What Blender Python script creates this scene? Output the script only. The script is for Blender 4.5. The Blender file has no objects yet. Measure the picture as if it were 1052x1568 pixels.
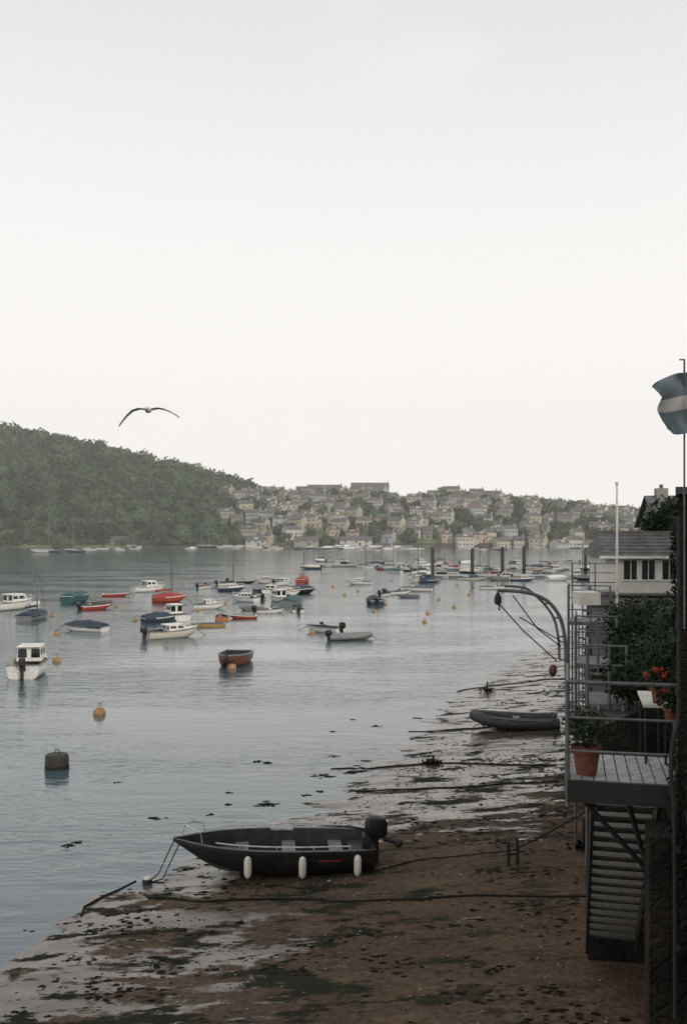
import bpy, math, random, numpy as np
from mathutils import Vector, Matrix, noise
random.seed(7); rng=np.random.default_rng(7)
R=random.uniform
scene=bpy.context.scene
CAMH=7.5; F=1524.0; HZ=815.0
# survey helpers: turn a bearing / dip reading taken from the terrace into metres on the site
def P(u,v,z=0.0):
    d=(CAMH-z)*F/(v-HZ); return Vector(((u-526)/F*d,d,z))
def Q(u,v,d): return Vector(((u-526)/F*d,d,CAMH-(v-HZ)/F*d))

# ------------------------------------------------------------------ materials
def mat(name,col,rough=.6,metal=0,var=.25,scale=6,bump=0,bscale=30,spec=None,col2=None,coat=0):
    m=bpy.data.materials.new(name); m.use_nodes=True; nt=m.node_tree; N=nt.nodes; L=nt.links
    b=N['Principled BSDF']; b.inputs['Roughness'].default_value=rough; b.inputs['Metallic'].default_value=metal
    if spec is not None: b.inputs['Specular IOR Level'].default_value=spec
    if coat: b.inputs['Coat Weight'].default_value=coat
    g=N.new('ShaderNodeNewGeometry'); n=N.new('ShaderNodeTexNoise'); n.inputs['Scale'].default_value=scale
    n.inputs['Detail'].default_value=5; L.new(g.outputs['Position'],n.inputs['Vector'])
    r=N.new('ShaderNodeValToRGB'); r.color_ramp.elements[0].position=.32; r.color_ramp.elements[1].position=.68
    c2=col2 if col2 else tuple(min(1,c*(1+var)) for c in col)
    c1=col if col2 else tuple(c*(1-var) for c in col)
    r.color_ramp.elements[0].color=(*c1,1); r.color_ramp.elements[1].color=(*c2,1)
    L.new(n.outputs['Fac'],r.inputs['Fac']); L.new(r.outputs['Color'],b.inputs['Base Color'])
    if bump:
        n2=N.new('ShaderNodeTexNoise'); n2.inputs['Scale'].default_value=bscale; n2.inputs['Detail'].default_value=6
        L.new(g.outputs['Position'],n2.inputs['Vector'])
        bp=N.new('ShaderNodeBump'); bp.inputs['Strength'].default_value=bump; bp.inputs['Distance'].default_value=.05
        L.new(n2.outputs['Fac'],bp.inputs['Height']); L.new(bp.outputs['Normal'],b.inputs['Normal'])
    return m
white=mat('white_gelcoat',(.68,.67,.63),.35,var=.15)
cream=mat('cream_gelcoat',(.56,.52,.43),.4,var=.15)
black=mat('black_hull',(.012,.012,.013),.45,var=.5,scale=3)
inner=mat('grey_liner',(.034,.036,.036),.6,var=.4)
navy=mat('navy_canvas',(.03,.045,.065),.7)
teal=mat('teal_canvas',(.04,.10,.105),.7)
red=mat('red_paint',(.32,.050,.035),.5)
orange=mat('orange_paint',(.44,.14,.05),.5)
yellow=mat('yellow_paint',(.44,.29,.08),.5)
buoyY=mat('weathered_buoy',(.32,.19,.07),.6,var=.4)
wood=mat('varnished_wood',(.12,.05,.033),.5)
grey=mat('grey_paint',(.19,.20,.20),.5)
glass=mat('dark_glass',(.015,.018,.02),.1)
metal=mat('galvanised_steel',(.14,.148,.15),.55,metal=.2)
alu=mat('aluminium_rail',(.55,.55,.54),.4,metal=.1)
mastm=mat('mast_alloy',(.16,.155,.145),.5)
darkm=mat('dark_iron',(.020,.020,.021),.65)
rope=mat('wet_rope',(.020,.017,.013),.85,spec=.2)
weed=mat('seaweed',(.014,.014,.009),.9,var=.5,spec=.12)
fend=mat('fender_vinyl',(.76,.73,.64),.45,var=.1)
terra=mat('terracotta',(.18,.065,.038),.8,scale=20)
deckm=mat('weathered_deck',(.38,.38,.365),.6,var=.3,scale=9,bump=.3)
oldm=mat('old_boards',(.16,.155,.145),.7,var=.4,scale=5)
treadm=mat('stair_tread',(.10,.088,.072),.75,scale=12)
slate=mat('slate_roof',(.11,.112,.112),.75,var=.35,scale=2)
slate2=mat('brown_roof',(.135,.115,.095),.75,var=.3,scale=2)
render_w=mat('white_render',(.68,.66,.59),.8,var=.1,scale=2)
petal=mat('geranium_petal',(.58,.06,.02),.6)

def stone(name,c1,c2,s=3,bs=.6):
    m=bpy.data.materials.new(name); m.use_nodes=True; N=m.node_tree.nodes; L=m.node_tree.links; b=N['Principled BSDF']
    b.inputs['Roughness'].default_value=.9; b.inputs['Specular IOR Level'].default_value=.2
    g=N.new('ShaderNodeNewGeometry'); v=N.new('ShaderNodeTexVoronoi'); v.feature='DISTANCE_TO_EDGE'; v.inputs['Scale'].default_value=s
    mp=N.new('ShaderNodeMapping'); mp.inputs['Scale'].default_value=(1,1,2.0)
    L.new(g.outputs['Position'],mp.inputs['Vector']); L.new(mp.outputs['Vector'],v.inputs['Vector'])
    n=N.new('ShaderNodeTexNoise'); n.inputs['Scale'].default_value=1.3; n.inputs['Detail'].default_value=8; L.new(g.outputs['Position'],n.inputs['Vector'])
    r=N.new('ShaderNodeValToRGB'); r.color_ramp.elements[0].color=(*c1,1); r.color_ramp.elements[1].color=(*c2,1)
    r.color_ramp.elements[0].position=.35; r.color_ramp.elements[1].position=.7
    L.new(n.outputs['Fac'],r.inputs['Fac']); L.new(r.outputs['Color'],b.inputs['Base Color'])
    mr=N.new('ShaderNodeMapRange'); mr.inputs[2].default_value=.12; L.new(v.outputs['Distance'],mr.inputs[0])
    n3=N.new('ShaderNodeTexNoise'); n3.inputs['Scale'].default_value=14; L.new(g.outputs['Position'],n3.inputs['Vector'])
    ad=N.new('ShaderNodeMath'); L.new(mr.outputs[0],ad.inputs[0]); L.new(n3.outputs['Fac'],ad.inputs[1])
    bp=N.new('ShaderNodeBump'); bp.inputs['Distance'].default_value=.05; bp.inputs['Strength'].default_value=bs
    L.new(ad.outputs[0],bp.inputs['Height']); L.new(bp.outputs['Normal'],b.inputs['Normal'])
    return m
stone_dark=stone('damp_stone',(.010,.010,.008),(.045,.037,.028),5)
stone_quay=stone('quay_stone',(.05,.045,.036),(.13,.11,.09),.8)
leafs=[mat('hazy_foliage_%d'%i,c,.85,var=.35,scale=.10,spec=.08) for i,c in enumerate([(.072,.105,.060),(.086,.120,.066),(.050,.078,.046)])]  # far leaf colours lifted paler, standing in for part of the haze
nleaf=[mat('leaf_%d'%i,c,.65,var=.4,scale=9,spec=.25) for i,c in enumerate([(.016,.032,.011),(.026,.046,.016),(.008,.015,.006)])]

# ------------------------------------------------------------------ mesh builder
class MB:
    def __init__(s): s.v=[];s.f=[];s.m=[];s.mats=[];s.M=Matrix()
    def add(s,vs,fs,m):
        o=len(s.v); s.v+=[tuple(s.M@Vector(p)) for p in vs]; s.f+=[tuple(i+o for i in f) for f in fs]
        if m not in s.mats: s.mats.append(m)
        s.m+=[s.mats.index(m)]*len(fs)
    def frus(s,x0,x1,y0,y1,z0,z1,m,a=0,b=0,c=0):
        vs=[(x0,y0,z0),(x1,y0,z0),(x1,y1,z0),(x0,y1,z0),(x0+a,y0+c,z1),(x1-b,y0+c,z1),(x1-b,y1-c,z1),(x0+a,y1-c,z1)]
        s.add(vs,[(0,3,2,1),(4,5,6,7),(0,1,5,4),(1,2,6,5),(2,3,7,6),(3,0,4,7)],m)
    def box(s,c,d,m): s.frus(c[0]-d[0]/2,c[0]+d[0]/2,c[1]-d[1]/2,c[1]+d[1]/2,c[2]-d[2]/2,c[2]+d[2]/2,m)
    def loft(s,rings,m,closed=True,caps=True):
        n=len(rings[0]); vs=[p for r in rings for p in r]; fs=[]
        for i in range(len(rings)-1):
            for j in range(n if closed else n-1):
                k=(j+1)%n; fs.append((i*n+j,i*n+k,(i+1)*n+k,(i+1)*n+j))
        if caps: fs.append(tuple(range(n))[::-1]); fs.append(tuple((len(rings)-1)*n+j for j in range(n)))
        s.add(vs,fs,m)
    def tube(s,pts,r,m,n=8,r2=None):
        pts=[Vector(p) for p in pts]; rings=[]
        for i,p in enumerate(pts):
            t=(pts[min(i+1,len(pts)-1)]-pts[max(i-1,0)]).normalized()
            a=Vector((0,0,1)) if abs(t.z)<.9 else Vector((1,0,0))
            e=t.cross(a).normalized(); g=t.cross(e)
            rr=r if r2 is None else r+(r2-r)*i/(len(pts)-1)
            rings.append([p+rr*(math.cos(q)*e+math.sin(q)*g) for q in [2*math.pi*j/n for j in range(n)]])
        s.loft(rings,m)
    def lathe(s,c,prof,m,n=16):
        s.loft([[(c[0]+r*math.cos(2*math.pi*j/n),c[1]+r*math.sin(2*math.pi*j/n),c[2]+z) for j in range(n)] for r,z in prof],m)
    def ell(s,c,r,m,n=14,k=9):
        rings=[]
        for i in range(k+1):
            a=math.pi*(i/k)-math.pi/2; rr=max(math.cos(a),.02)
            rings.append([(c[0]+r[0]*rr*math.cos(2*math.pi*j/n),c[1]+r[1]*rr*math.sin(2*math.pi*j/n),c[2]+r[2]*math.sin(a)) for j in range(n)])
        s.loft(rings,m)
    def leaves(s,c,r,count,size,ms):
        for i in range(count):
            d=Vector((random.gauss(0,1),random.gauss(0,1),random.gauss(0,1))).normalized()*(R(.35,1.08))
            d*=1+.3*noise.noise(d*2+Vector(c))
            p=Vector(c)+Vector((d.x*r[0],d.y*r[1],d.z*r[2]))
            a=Vector((R(-1,1),R(-1,1),R(-1,1))).normalized(); b=a.cross(Vector((R(-1,1),R(-1,1),R(-1,1)))).normalized()
            z=size*R(.6,1.3)
            s.add([p-a*z,p+b*z*.45,p+a*z,p-b*z*.45],[(0,1,2,3)],random.choice(ms))
    def mesh(s,name,smooth=True):
        me=bpy.data.meshes.new(name); me.from_pydata(s.v,[],s.f)
        for m in s.mats: me.materials.append(m)
        me.polygons.foreach_set('material_index',s.m)
        if smooth:
            me.polygons.foreach_set('use_smooth',[True]*len(me.polygons)); me.set_sharp_from_angle(angle=math.radians(38))
        me.update(); return me
    def obj(s,name,loc=(0,0,0),rz=0,parent=None,smooth=True,scale=None):
        o=bpy.data.objects.new(name,s.mesh(name,smooth)); scene.collection.objects.link(o)
        o.location=loc; o.rotation_euler=(0,0,rz)
        if scale: o.scale=scale
        if parent: o.parent=parent
        return o
def empty(name,loc=(0,0,0),rz=0):
    e=bpy.data.objects.new(name,None); e.empty_display_size=.2; scene.collection.objects.link(e); e.location=loc; e.rotation_euler=(0,0,rz); return e
def fastmesh(name,V,Fc,mi,mats,smooth=False):
    me=bpy.data.meshes.new(name); V=np.asarray(V,dtype=np.float32); Fc=np.asarray(Fc,dtype=np.int32); k=Fc.shape[1]
    me.vertices.add(len(V)); me.vertices.foreach_set('co',V.ravel())
    me.loops.add(Fc.size); me.loops.foreach_set('vertex_index',Fc.ravel())
    me.polygons.add(len(Fc)); me.polygons.foreach_set('loop_start',np.arange(0,Fc.size,k,dtype=np.int32))
    me.polygons.foreach_set('material_index',np.asarray(mi,dtype=np.int32))
    me.polygons.foreach_set('use_smooth',np.full(len(Fc),smooth))
    for m in mats: me.materials.append(m)
    me.update(calc_edges=True); me.validate()
    o=bpy.data.objects.new(name,me); scene.collection.objects.link(o); return o

# ------------------------------------------------------------------ ground & beach
SY=[-60,0,8,14,16.9,19.9,21.4,23.6,26.9,30.5,36.3,44.8,53.2,61.8,79,110,200,420]
SX=[-40,-14,-9,-6.6,-5.9,-5.1,-4.3,-2.7,-.8,.7,2.7,5.1,8.2,12.3,18.4,27,52,120]
def shore_x(y): return np.interp(y,SY,SX)
def H(x,y):
    sd=(x-float(shore_x(y)))*.85
    z=max(-4,min(1.1,.062*sd))
    k=math.exp(-abs(sd)/7)
    n=noise.fractal(Vector((x*.35,y*.8,3.1)),1,2,4)
    n2=noise.fractal(Vector((x*2.5,y*2.5,7)),1,2,2)
    return z+n*(.010+.045*k)+.012*math.sin(y*2.1+x*.5)*k+n2*.007
def Bp(u,v):
    z=0
    for _ in range(6):
        p=P(u,v,z); z=H(p.x,p.y)
    return Vector((p.x,p.y,z))
xs=np.concatenate([[-4000,-1500,-600,-250,-100,-50,-30,-20],np.arange(-14,-9,.6),np.arange(-9,9,.09),np.arange(9,24,.5),[30,45,70,120,250,600,1500,4000]])
ys=np.concatenate([[-500,-100,-40,-15,-5,0,4,8,11],np.arange(13,40,.11),np.arange(40,85,.4),[95,110,140,200,300,420,490,700,1500,5000]])
V=[];nx=len(xs)
for y in ys:
    for x in xs: V.append((x,y,H(x,y) if y<430 else -4))
ny=len(ys); I=np.arange(nx*ny).reshape(ny,nx)
Fc=np.stack([I[:-1,:-1],I[:-1,1:],I[1:,1:],I[1:,:-1]],-1).reshape(-1,4)
sand=bpy.data.materials.new('wet_sand'); sand.use_nodes=True; N=sand.node_tree.nodes; L=sand.node_tree.links; b=N['Principled BSDF']
def math_(op,a,bv,clamp=False):
    n=N.new('ShaderNodeMath'); n.operation=op; n.use_clamp=clamp
    for i,q in enumerate((a,bv)):
        if q is None: continue
        if isinstance(q,(int,float)): n.inputs[i].default_value=q
        else: L.new(q,n.inputs[i])
    return n.outputs[0]
def tex(scale,detail=6,mp=(1,1,1),rough=.55,off=(0,0,0)):
    g=N.new('ShaderNodeNewGeometry'); m=N.new('ShaderNodeMapping'); m.inputs['Scale'].default_value=mp; m.inputs['Location'].default_value=off
    L.new(g.outputs['Position'],m.inputs['Vector']); n=N.new('ShaderNodeTexNoise'); n.inputs['Scale'].default_value=scale
    n.inputs['Detail'].default_value=detail; n.inputs['Roughness'].default_value=rough; L.new(m.outputs['Vector'],n.inputs['Vector']); return n.outputs['Fac']
def ramp(fac,p0,p1,c0,c1):
    r=N.new('ShaderNodeValToRGB'); r.color_ramp.elements[0].position=p0; r.color_ramp.elements[1].position=p1
    r.color_ramp.elements[0].color=(*c0,1); r.color_ramp.elements[1].color=(*c1,1); L.new(fac,r.inputs['Fac']); return r.outputs['Color']
def mixc(f,a,bb):
    m=N.new('ShaderNodeMix'); m.data_type='RGBA'; L.new(f,m.inputs[0])
    for s_,q in ((6,a),(7,bb)):
        if isinstance(q,tuple): m.inputs[s_].default_value=(*q,1)
        else: L.new(q,m.inputs[s_])
    return m.outputs[2]
def maprange(v,a,bb,c=0,d=1):
    m=N.new('ShaderNodeMapRange'); m.interpolation_type='SMOOTHSTEP'; L.new(v,m.inputs[0])
    for i,q in enumerate((a,bb,c,d)): m.inputs[i+1].default_value=q
    return m.outputs[0]
g=N.new('ShaderNodeNewGeometry'); sp=N.new('ShaderNodeSeparateXYZ'); L.new(g.outputs['Position'],sp.inputs[0])
z=sp.outputs['Z']
n1=tex(.45,7,(.8,1.5,1)); n2=tex(2.0,9,(.6,1.7,1),.72,(5,3,0)); n3=tex(9,6,off=(3,1,0)); n4=tex(45,4)
zz=math_('ADD',z,math_('MULTIPLY',math_('SUBTRACT',n1,.5),1.0))
zz=math_('ADD',zz,math_('MULTIPLY',math_('SUBTRACT',n2,.5),1.0))
zz=math_('SUBTRACT',zz,maprange(sp.outputs['Y'],22,30,-.02,.16))
wet=maprange(zz,.27,.13)
damp=maprange(zz,.75,.25)
dry=ramp(n3,.3,.72,(.130,.086,.055),(.27,.187,.125))
dampc=ramp(n3,.3,.7,(.075,.054,.037),(.145,.105,.073))
c=mixc(damp,dry,dampc)
big=maprange(tex(.30,5,(.8,1.2,1),.6,(8,1,0)),.35,.62); c=mixc(math_('MULTIPLY',big,.35),c,(.055,.040,.028))
pat=maprange(tex(1.5,9,(.8,1.4,1),.78,(2,6,0)),.56,.63); c=mixc(math_('MULTIPLY',pat,.75),c,(.030,.026,.018))
green=math_('MULTIPLY',maprange(tex(1.0,8,(.6,1.5,1),.74,(9,9,0)),.52,.58),maprange(z,.60,.38))
c=mixc(math_('MULTIPLY',green,.9),c,(.018,.024,.015))
speck=maprange(n4,.70,.76); c=mixc(math_('MULTIPLY',speck,.7),c,(.28,.22,.16))
L.new(c,b.inputs['Base Color'])
notgreen=math_('SUBTRACT',1,green)
wf=math_('MULTIPLY',wet,notgreen)
L.new(maprange(wf,0,1,.9,.18),b.inputs['Roughness'])
L.new(maprange(wf,0,1,.06,.8),b.inputs['Specular IOR Level'])
bp=N.new('ShaderNodeBump'); bp.inputs['Distance'].default_value=.05
hh=math_('ADD',math_('MULTIPLY',n3,1.0),math_('MULTIPLY',n4,.4))
L.new(hh,bp.inputs['Height']); L.new(maprange(wf,0,1,.6,.08),bp.inputs['Strength']); L.new(bp.outputs['Normal'],b.inputs['Normal'])
fastmesh('beach_ground',V,Fc,np.zeros(len(Fc)),[sand],True)

# ------------------------------------------------------------------ water
wm=bpy.data.materials.new('harbour_water'); wm.use_nodes=True; N=wm.node_tree.nodes; L=wm.node_tree.links; b=N['Principled BSDF']
b.inputs['Base Color'].default_value=(.070,.112,.130,1); b.inputs['Roughness'].default_value=.09; b.inputs['IOR'].default_value=1.62
w1=tex(.9,3,(.5,1.5,1)); w2=tex(4.2,3,(.45,1.4,1),.5,(4,2,0)); w3=tex(.08,3,(.7,1.6,1),.5,(1,7,0))
hh=math_('ADD',math_('MULTIPLY',w1,1.0),math_('MULTIPLY',w2,.26))
calm=maprange(w3,.35,.62,.30,1.0)
bp=N.new('ShaderNodeBump'); bp.inputs['Distance'].default_value=.085; L.new(hh,bp.inputs['Height']); L.new(math_('MULTIPLY',calm,.8),bp.inputs['Strength'])
L.new(bp.outputs['Normal'],b.inputs['Normal'])
mb=MB(); mb.add([(-5000,-400,0),(5000,-400,0),(5000,6000,0),(-5000,6000,0)],[(0,1,2,3)],wm); mb.obj('harbour_water',smooth=False)

# ------------------------------------------------------------------ hills
PX=[-700,-347,-221,-196,-166,-137,-112,-86,-61,-40,-19,27,65,94,128,165,221,367,700]
PZ=[100,84,66,63,57.5,50.5,44,37.5,31,28.5,28,29,29,26.5,22.5,19,15.5,13,12]
def base_y(x): return 497+6*math.sin(x*.02)
def TH(x,y):
    by=base_y(x); t=(y-by)/(640-by)
    rz=float(np.interp(x,PX,PZ))
    if t<0: return max(-3,t*60)
    h=1.6+(rz-1.6)*(math.sin(min(t,1)*math.pi/2)**(.85)) if t<1 else rz-(y-640)*.03
    return h+noise.fractal(Vector((x*.02,y*.02,1)),1,2,4)*1.6*min(1,t*3)
gx=np.arange(-700,705,6.);gy=np.concatenate([np.arange(470,660,4.),np.arange(660,1100,25)])
V=[(x,y,TH(x,y)) for y in gy for x in gx]; I=np.arange(len(V)).reshape(len(gy),len(gx))
Fc=np.stack([I[:-1,:-1],I[:-1,1:],I[1:,1:],I[1:,:-1]],-1).reshape(-1,4)
hillm=mat('hill_grass',(.09,.115,.055),.9,scale=.06,col2=(.17,.20,.09))
fastmesh('hill_terrain',V,Fc,np.zeros(len(Fc)),[hillm],True)

def crown(nl=230):
    import bmesh
    bm=bmesh.new(); bmesh.ops.create_icosphere(bm,subdivisions=2,radius=.78)
    off=Vector((R(0,99),R(0,99),R(0,99)))
    vs=[];fs=[]
    for v in bm.verts:
        q=v.co*(1+.45*noise.noise(v.co*2.2+off)); vs.append(q[:])
    for f in bm.faces: fs.append([v.index for v in f.verts])
    bm.free(); core=len(fs)
    for i in range(nl):
        d=Vector((random.gauss(0,1),random.gauss(0,1),random.gauss(0,1))).normalized()
        d=d*(.78*(1+.45*noise.noise(d*1.7+off))+R(-.05,.26))
        a=Vector((R(-1,1),R(-1,1),R(-1,1))).normalized(); b_=a.cross(Vector((R(-1,1),R(-1,1),R(-1,1)))).normalized()
        s_=R(.09,.2); k=len(vs); vs+=[(d+a*s_)[:],(d-a*s_*.6+b_*s_)[:],(d-a*s_*.6-b_*s_)[:]]; fs.append([k,k+1,k+2])
    return np.array(vs),np.array(fs),core
crowns=[crown() for _ in range(7)]
def treemass(name,pts,mats):
    VV=[];FF=[];MM=[];o=0
    for (x,y,z_,r) in pts:
        v,f,core=random.choice(crowns); a=R(0,6.28); ca,sa=math.cos(a),math.sin(a)
        w=v.copy(); w[:,0]=(v[:,0]*ca-v[:,1]*sa)*r; w[:,1]=(v[:,0]*sa+v[:,1]*ca)*r; w[:,2]=v[:,2]*r*R(.8,1.15)
        w+=np.array([x,y,z_+r*.55]); VV.append(w); FF.append(f+o); o+=len(v)
        mi=np.full(len(f),random.choice([0,1,1,2])); mi[core:][rng.random(len(f)-core)<.3]=random.choice([0,1,2]); MM.append(mi)
    return fastmesh(name,np.concatenate(VV),np.concatenate(FF),np.concatenate(MM),mats)
def forest_edge(y): return float(np.interp(y,[497,560,600,640,700],[-60,-76,-66,-52,-48]))
pts=[]
y=498
while y<665:
    x=-330
    while x<forest_edge(y):
        xx=x+R(-2.5,2.5); yy=y+R(-2.5,2.5); r=R(3.0,7.2)
        if yy>base_y(xx)+1.5: pts.append((xx,yy,TH(xx,yy)+R(-1.2,.8)-(1.5 if yy<506 else 0),r))
        x+=R(5.2,8)
    y+=6.0
x=-330
while x<-60:
    pts.append((x,base_y(x)+R(.5,2),R(.3,1.2),R(1.8,3.2))); x+=R(2.2,4)
treemass('woodland',pts,leafs)

# town houses
wallcols=[(.52,.50,.45),(.58,.56,.50),(.32,.30,.255),(.42,.375,.29),(.27,.25,.22),(.43,.37,.30),(.50,.46,.36),(.38,.40,.40)]
wm_=[mat('house_wall_%d'%i,c_,.85,var=.15,scale=.4) for i,c_ in enumerate(wallcols)]
softwin=mat('window_panes',(.06,.062,.062),.3)
def housemesh(w,d,h,wall,roof,rows,cols,ch=True):
    m=MB(); m.frus(-w/2,w/2,-d/2,d/2,-4,h,wall)
    rh=d*.32; e=.35
    m.add([(-w/2-.2,-d/2-e,h-.1),(w/2+.2,-d/2-e,h-.1),(w/2+.2,0,h+rh),(-w/2-.2,0,h+rh),(-w/2-.2,d/2+e,h-.1),(w/2+.2,d/2+e,h-.1)],[(0,1,2,3),(3,2,5,4)],roof)
    m.add([(-w/2,-d/2,h),(-w/2,0,h+rh-.12),(-w/2,d/2,h),(w/2,-d/2,h),(w/2,0,h+rh-.12),(w/2,d/2,h)],[(0,1,2),(3,5,4)],wall)
    for i in range(rows):
        for j in range(cols):
            x=-w/2+w*(j+.5)/cols; z_=1.0+i*2.4; ww=min(1.1,w/cols*.5)
            m.box((x,-d/2-.02,z_+.6),(ww,.06,1.05),softwin); m.box((x,-d/2-.04,z_-.05),(ww+.3,.12,.12),white)
            m.box((x,-d/2-.06,z_+.6),(.07,.04,1.05),white)
    m.box((w*.12,-d/2-.03,.2),(.95,.08,2.1),wood)
    if ch:
        m.box((w/2-.5,0,h+rh+.2),(.6,.8,1.4),wall); m.lathe((w/2-.5,0,h+rh+.9),[(.14,0),(.12,.4)],terra,6)
    if random.random()<.4: m.frus(-1,1,-d/2+.6,-d/2+2.4,h+.2,h+1.6,wall)
    return m.mesh('house_mesh',False)
hm=[]
for i in range(24):
    r_=random.random()
    hm.append(housemesh(R(4.6,9),R(5,6.5),R(2.8,4.4) if r_<.75 else R(4.8,6.0),wm_[i%8],random.choice([slate,slate,slate2]),1 if r_<.3 else 2,random.choice([2,3,4])))
def place(name,me,x,y,rz,z=None):
    o=bpy.data.objects.new(name,me); scene.collection.objects.link(o); o.location=(x,y,TH(x,y)+.2 if z is None else z); o.rotation_euler=(0,0,rz); return o
tp=[]
rows=[502,511,520,530,541,552,564,577,590,603,616,629,641]
for k,y in enumerate(rows):
    x=forest_edge(y)+4
    while x<275:
        yy=y+R(-4.5,4.5)+4*math.sin(x*.04+k)
        u=526+x/yy*F
        green=(k>=9 and 590<u<655)
        dens=.75 if k==0 else .55+.35*noise.noise(Vector((x*.03,k*.6,2)))
        if random.random()<dens and not green:
            place('terraced_house',random.choice(hm),x,yy,R(-.6,.6)); x+=R(6,10.5)
        else:
            if not green:
                for q in range(2):
                    r=R(2.0,4.4); xx=x+R(0,5); y2=yy+R(-3,3); tp.append((xx,y2,TH(xx,y2),r))
            x+=R(5,8)
        if random.random()<.9 and not green:
            r=R(1.5,3.3); xx=x+R(-4,4); y2=yy-R(3.2,6)
            if y2>base_y(xx)+3: tp.append((xx,y2,TH(xx,y2),r))
for i in range(420):
    xx=R(-70,275); y2=R(508,655); u=526+xx/y2*F
    if not(590<u<655 and y2>605): tp.append((xx,y2,TH(xx,y2),R(1.6,4.0)))
treemass('town_trees',tp,leafs)
place('hotel',housemesh(22,9,6.0,wm_[2],slate,2,9),-12,640,0)
place('hotel',housemesh(24,9,7.5,wm_[3],slate,3,9),17,642,.05)
m=MB(); m.lathe((0,0,0),[(2.0,-3),(1.9,0),(1.7,6),(1.9,6.1),(1.9,8.5)],wm_[4],10); m.box((0,-1.8,3),(.5,.3,1.4),glass)
m.obj('stone_tower',(65,642,TH(65,642)))
for u in (205,222,268,300,330,352):
    x=(u-526)*.42; place('hilltop_house',random.choice(hm),x,642,R(-.2,.2),TH(x,636)+1.8)
m=MB(); X=np.arange(-300,330,8.)
for a,b2 in zip(X[:-1],X[1:]):
    hq=2.0 if a>-66 else .7
    m.add([(a,base_y(a)-1.5,-1),(b2,base_y(b2)-1.5,-1),(b2,base_y(b2)-.5,hq),(a,base_y(a)-.5,hq),(b2,base_y(b2)+5,hq),(a,base_y(a)+5,hq)],[(0,1,2,3),(3,2,4,5)],stone_quay)
m.obj('harbour_wall',smooth=False)
for u,w in ((195,13),(395,10),(470,12),(545,16)):
    x=(u-526)/F*500; place('boathouse',housemesh(w,6,2.4,wm_[4] if u<300 else random.choice(wm_[:3]),slate,1,3,False),x,base_y(x)+(3.5 if u<300 else -.5),0,1.2)

# ------------------------------------------------------------------ boats
def hull(m,L,B,H,mo,mi,rim,n=14,fine=2.4,ker=.6,sheer=.22,floor=.3):
    out=[];inn=[];rimo=[]
    for i in range(n+1):
        t=i/n; x=-L/2+L*t
        bb=B/2*max(.02,(1-max(0,(t-.35)/.65)**fine))*(.9+.1*min(1,t*3))
        zs=H*(1+sheer*t*t); zk=min(H*1.05*max(0,(t-ker)/(1-ker))**2.1,zs-.06)
        hgt=zs-zk
        pr=[(1,1),(.985,.72),(.93,.42),(.80,.22),(.4,.08)]
        out.append([(x,-bb*a,zk+hgt*c_) for a,c_ in pr]+[(x,0,zk)]+[(x,bb*a,zk+hgt*c_) for a,c_ in pr[::-1]])
        bi=max(bb-.07,.008); zf=min(max(zk+.05,H*floor),zs-.03); x2=min(x+(.05 if i==0 else 0),L/2-.08)
        inn.append([(x2,-bi,zs+.015),(x2,-bi*.9,zf),(x2,bi*.9,zf),(x2,bi,zs+.015)])
        rimo.append((x,bb,zs))
    m.loft(out,mo,False,False); m.loft(inn,mi,False,False)
    m.add(out[0],[tuple(range(len(out[0])))],mo); m.add(inn[0],[(0,1,2,3)],mi)
    for s_ in (1,-1):
        m.loft([[(x,s_*(y_+.025),z_-.05),(x,s_*(y_+.025),z_+.02),(x,s_*max(y_-.075,0),z_+.022)] for x,y_,z_ in rimo],rim,False,False)
    m.box((-L/2+.02,0,H+.0),(.1,B*.9,.05),rim)
def outboard(m,x,z,s=1,c=black):
    m.loft([[(x+dx*s*a_,dy*s*a_,z+zz_*s) for dx,dy in ((-.28,-.1),(-.28,.1),(-.12,.17),(.12,.15),(.2,.06),(.2,-.06),(.12,-.15),(-.12,-.17))] for a_,zz_ in ((.75,.0),(1,.08),(1.02,.3),(.85,.42),(.4,.46))],c)
    m.frus(x-.1*s,x+.06*s,-.07*s,.07*s,z-.75*s,z+.02,darkm); m.box((x-.05*s,0,z-.62*s),(.5*s,.14*s,.03),darkm)
    m.ell((x-.06*s,0,z-.78*s),(.2*s,.06*s,.06*s),darkm,8,6)
    m.box((x+.18*s,0,z-.1),(.16*s,.3*s,.3*s),darkm)
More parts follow.
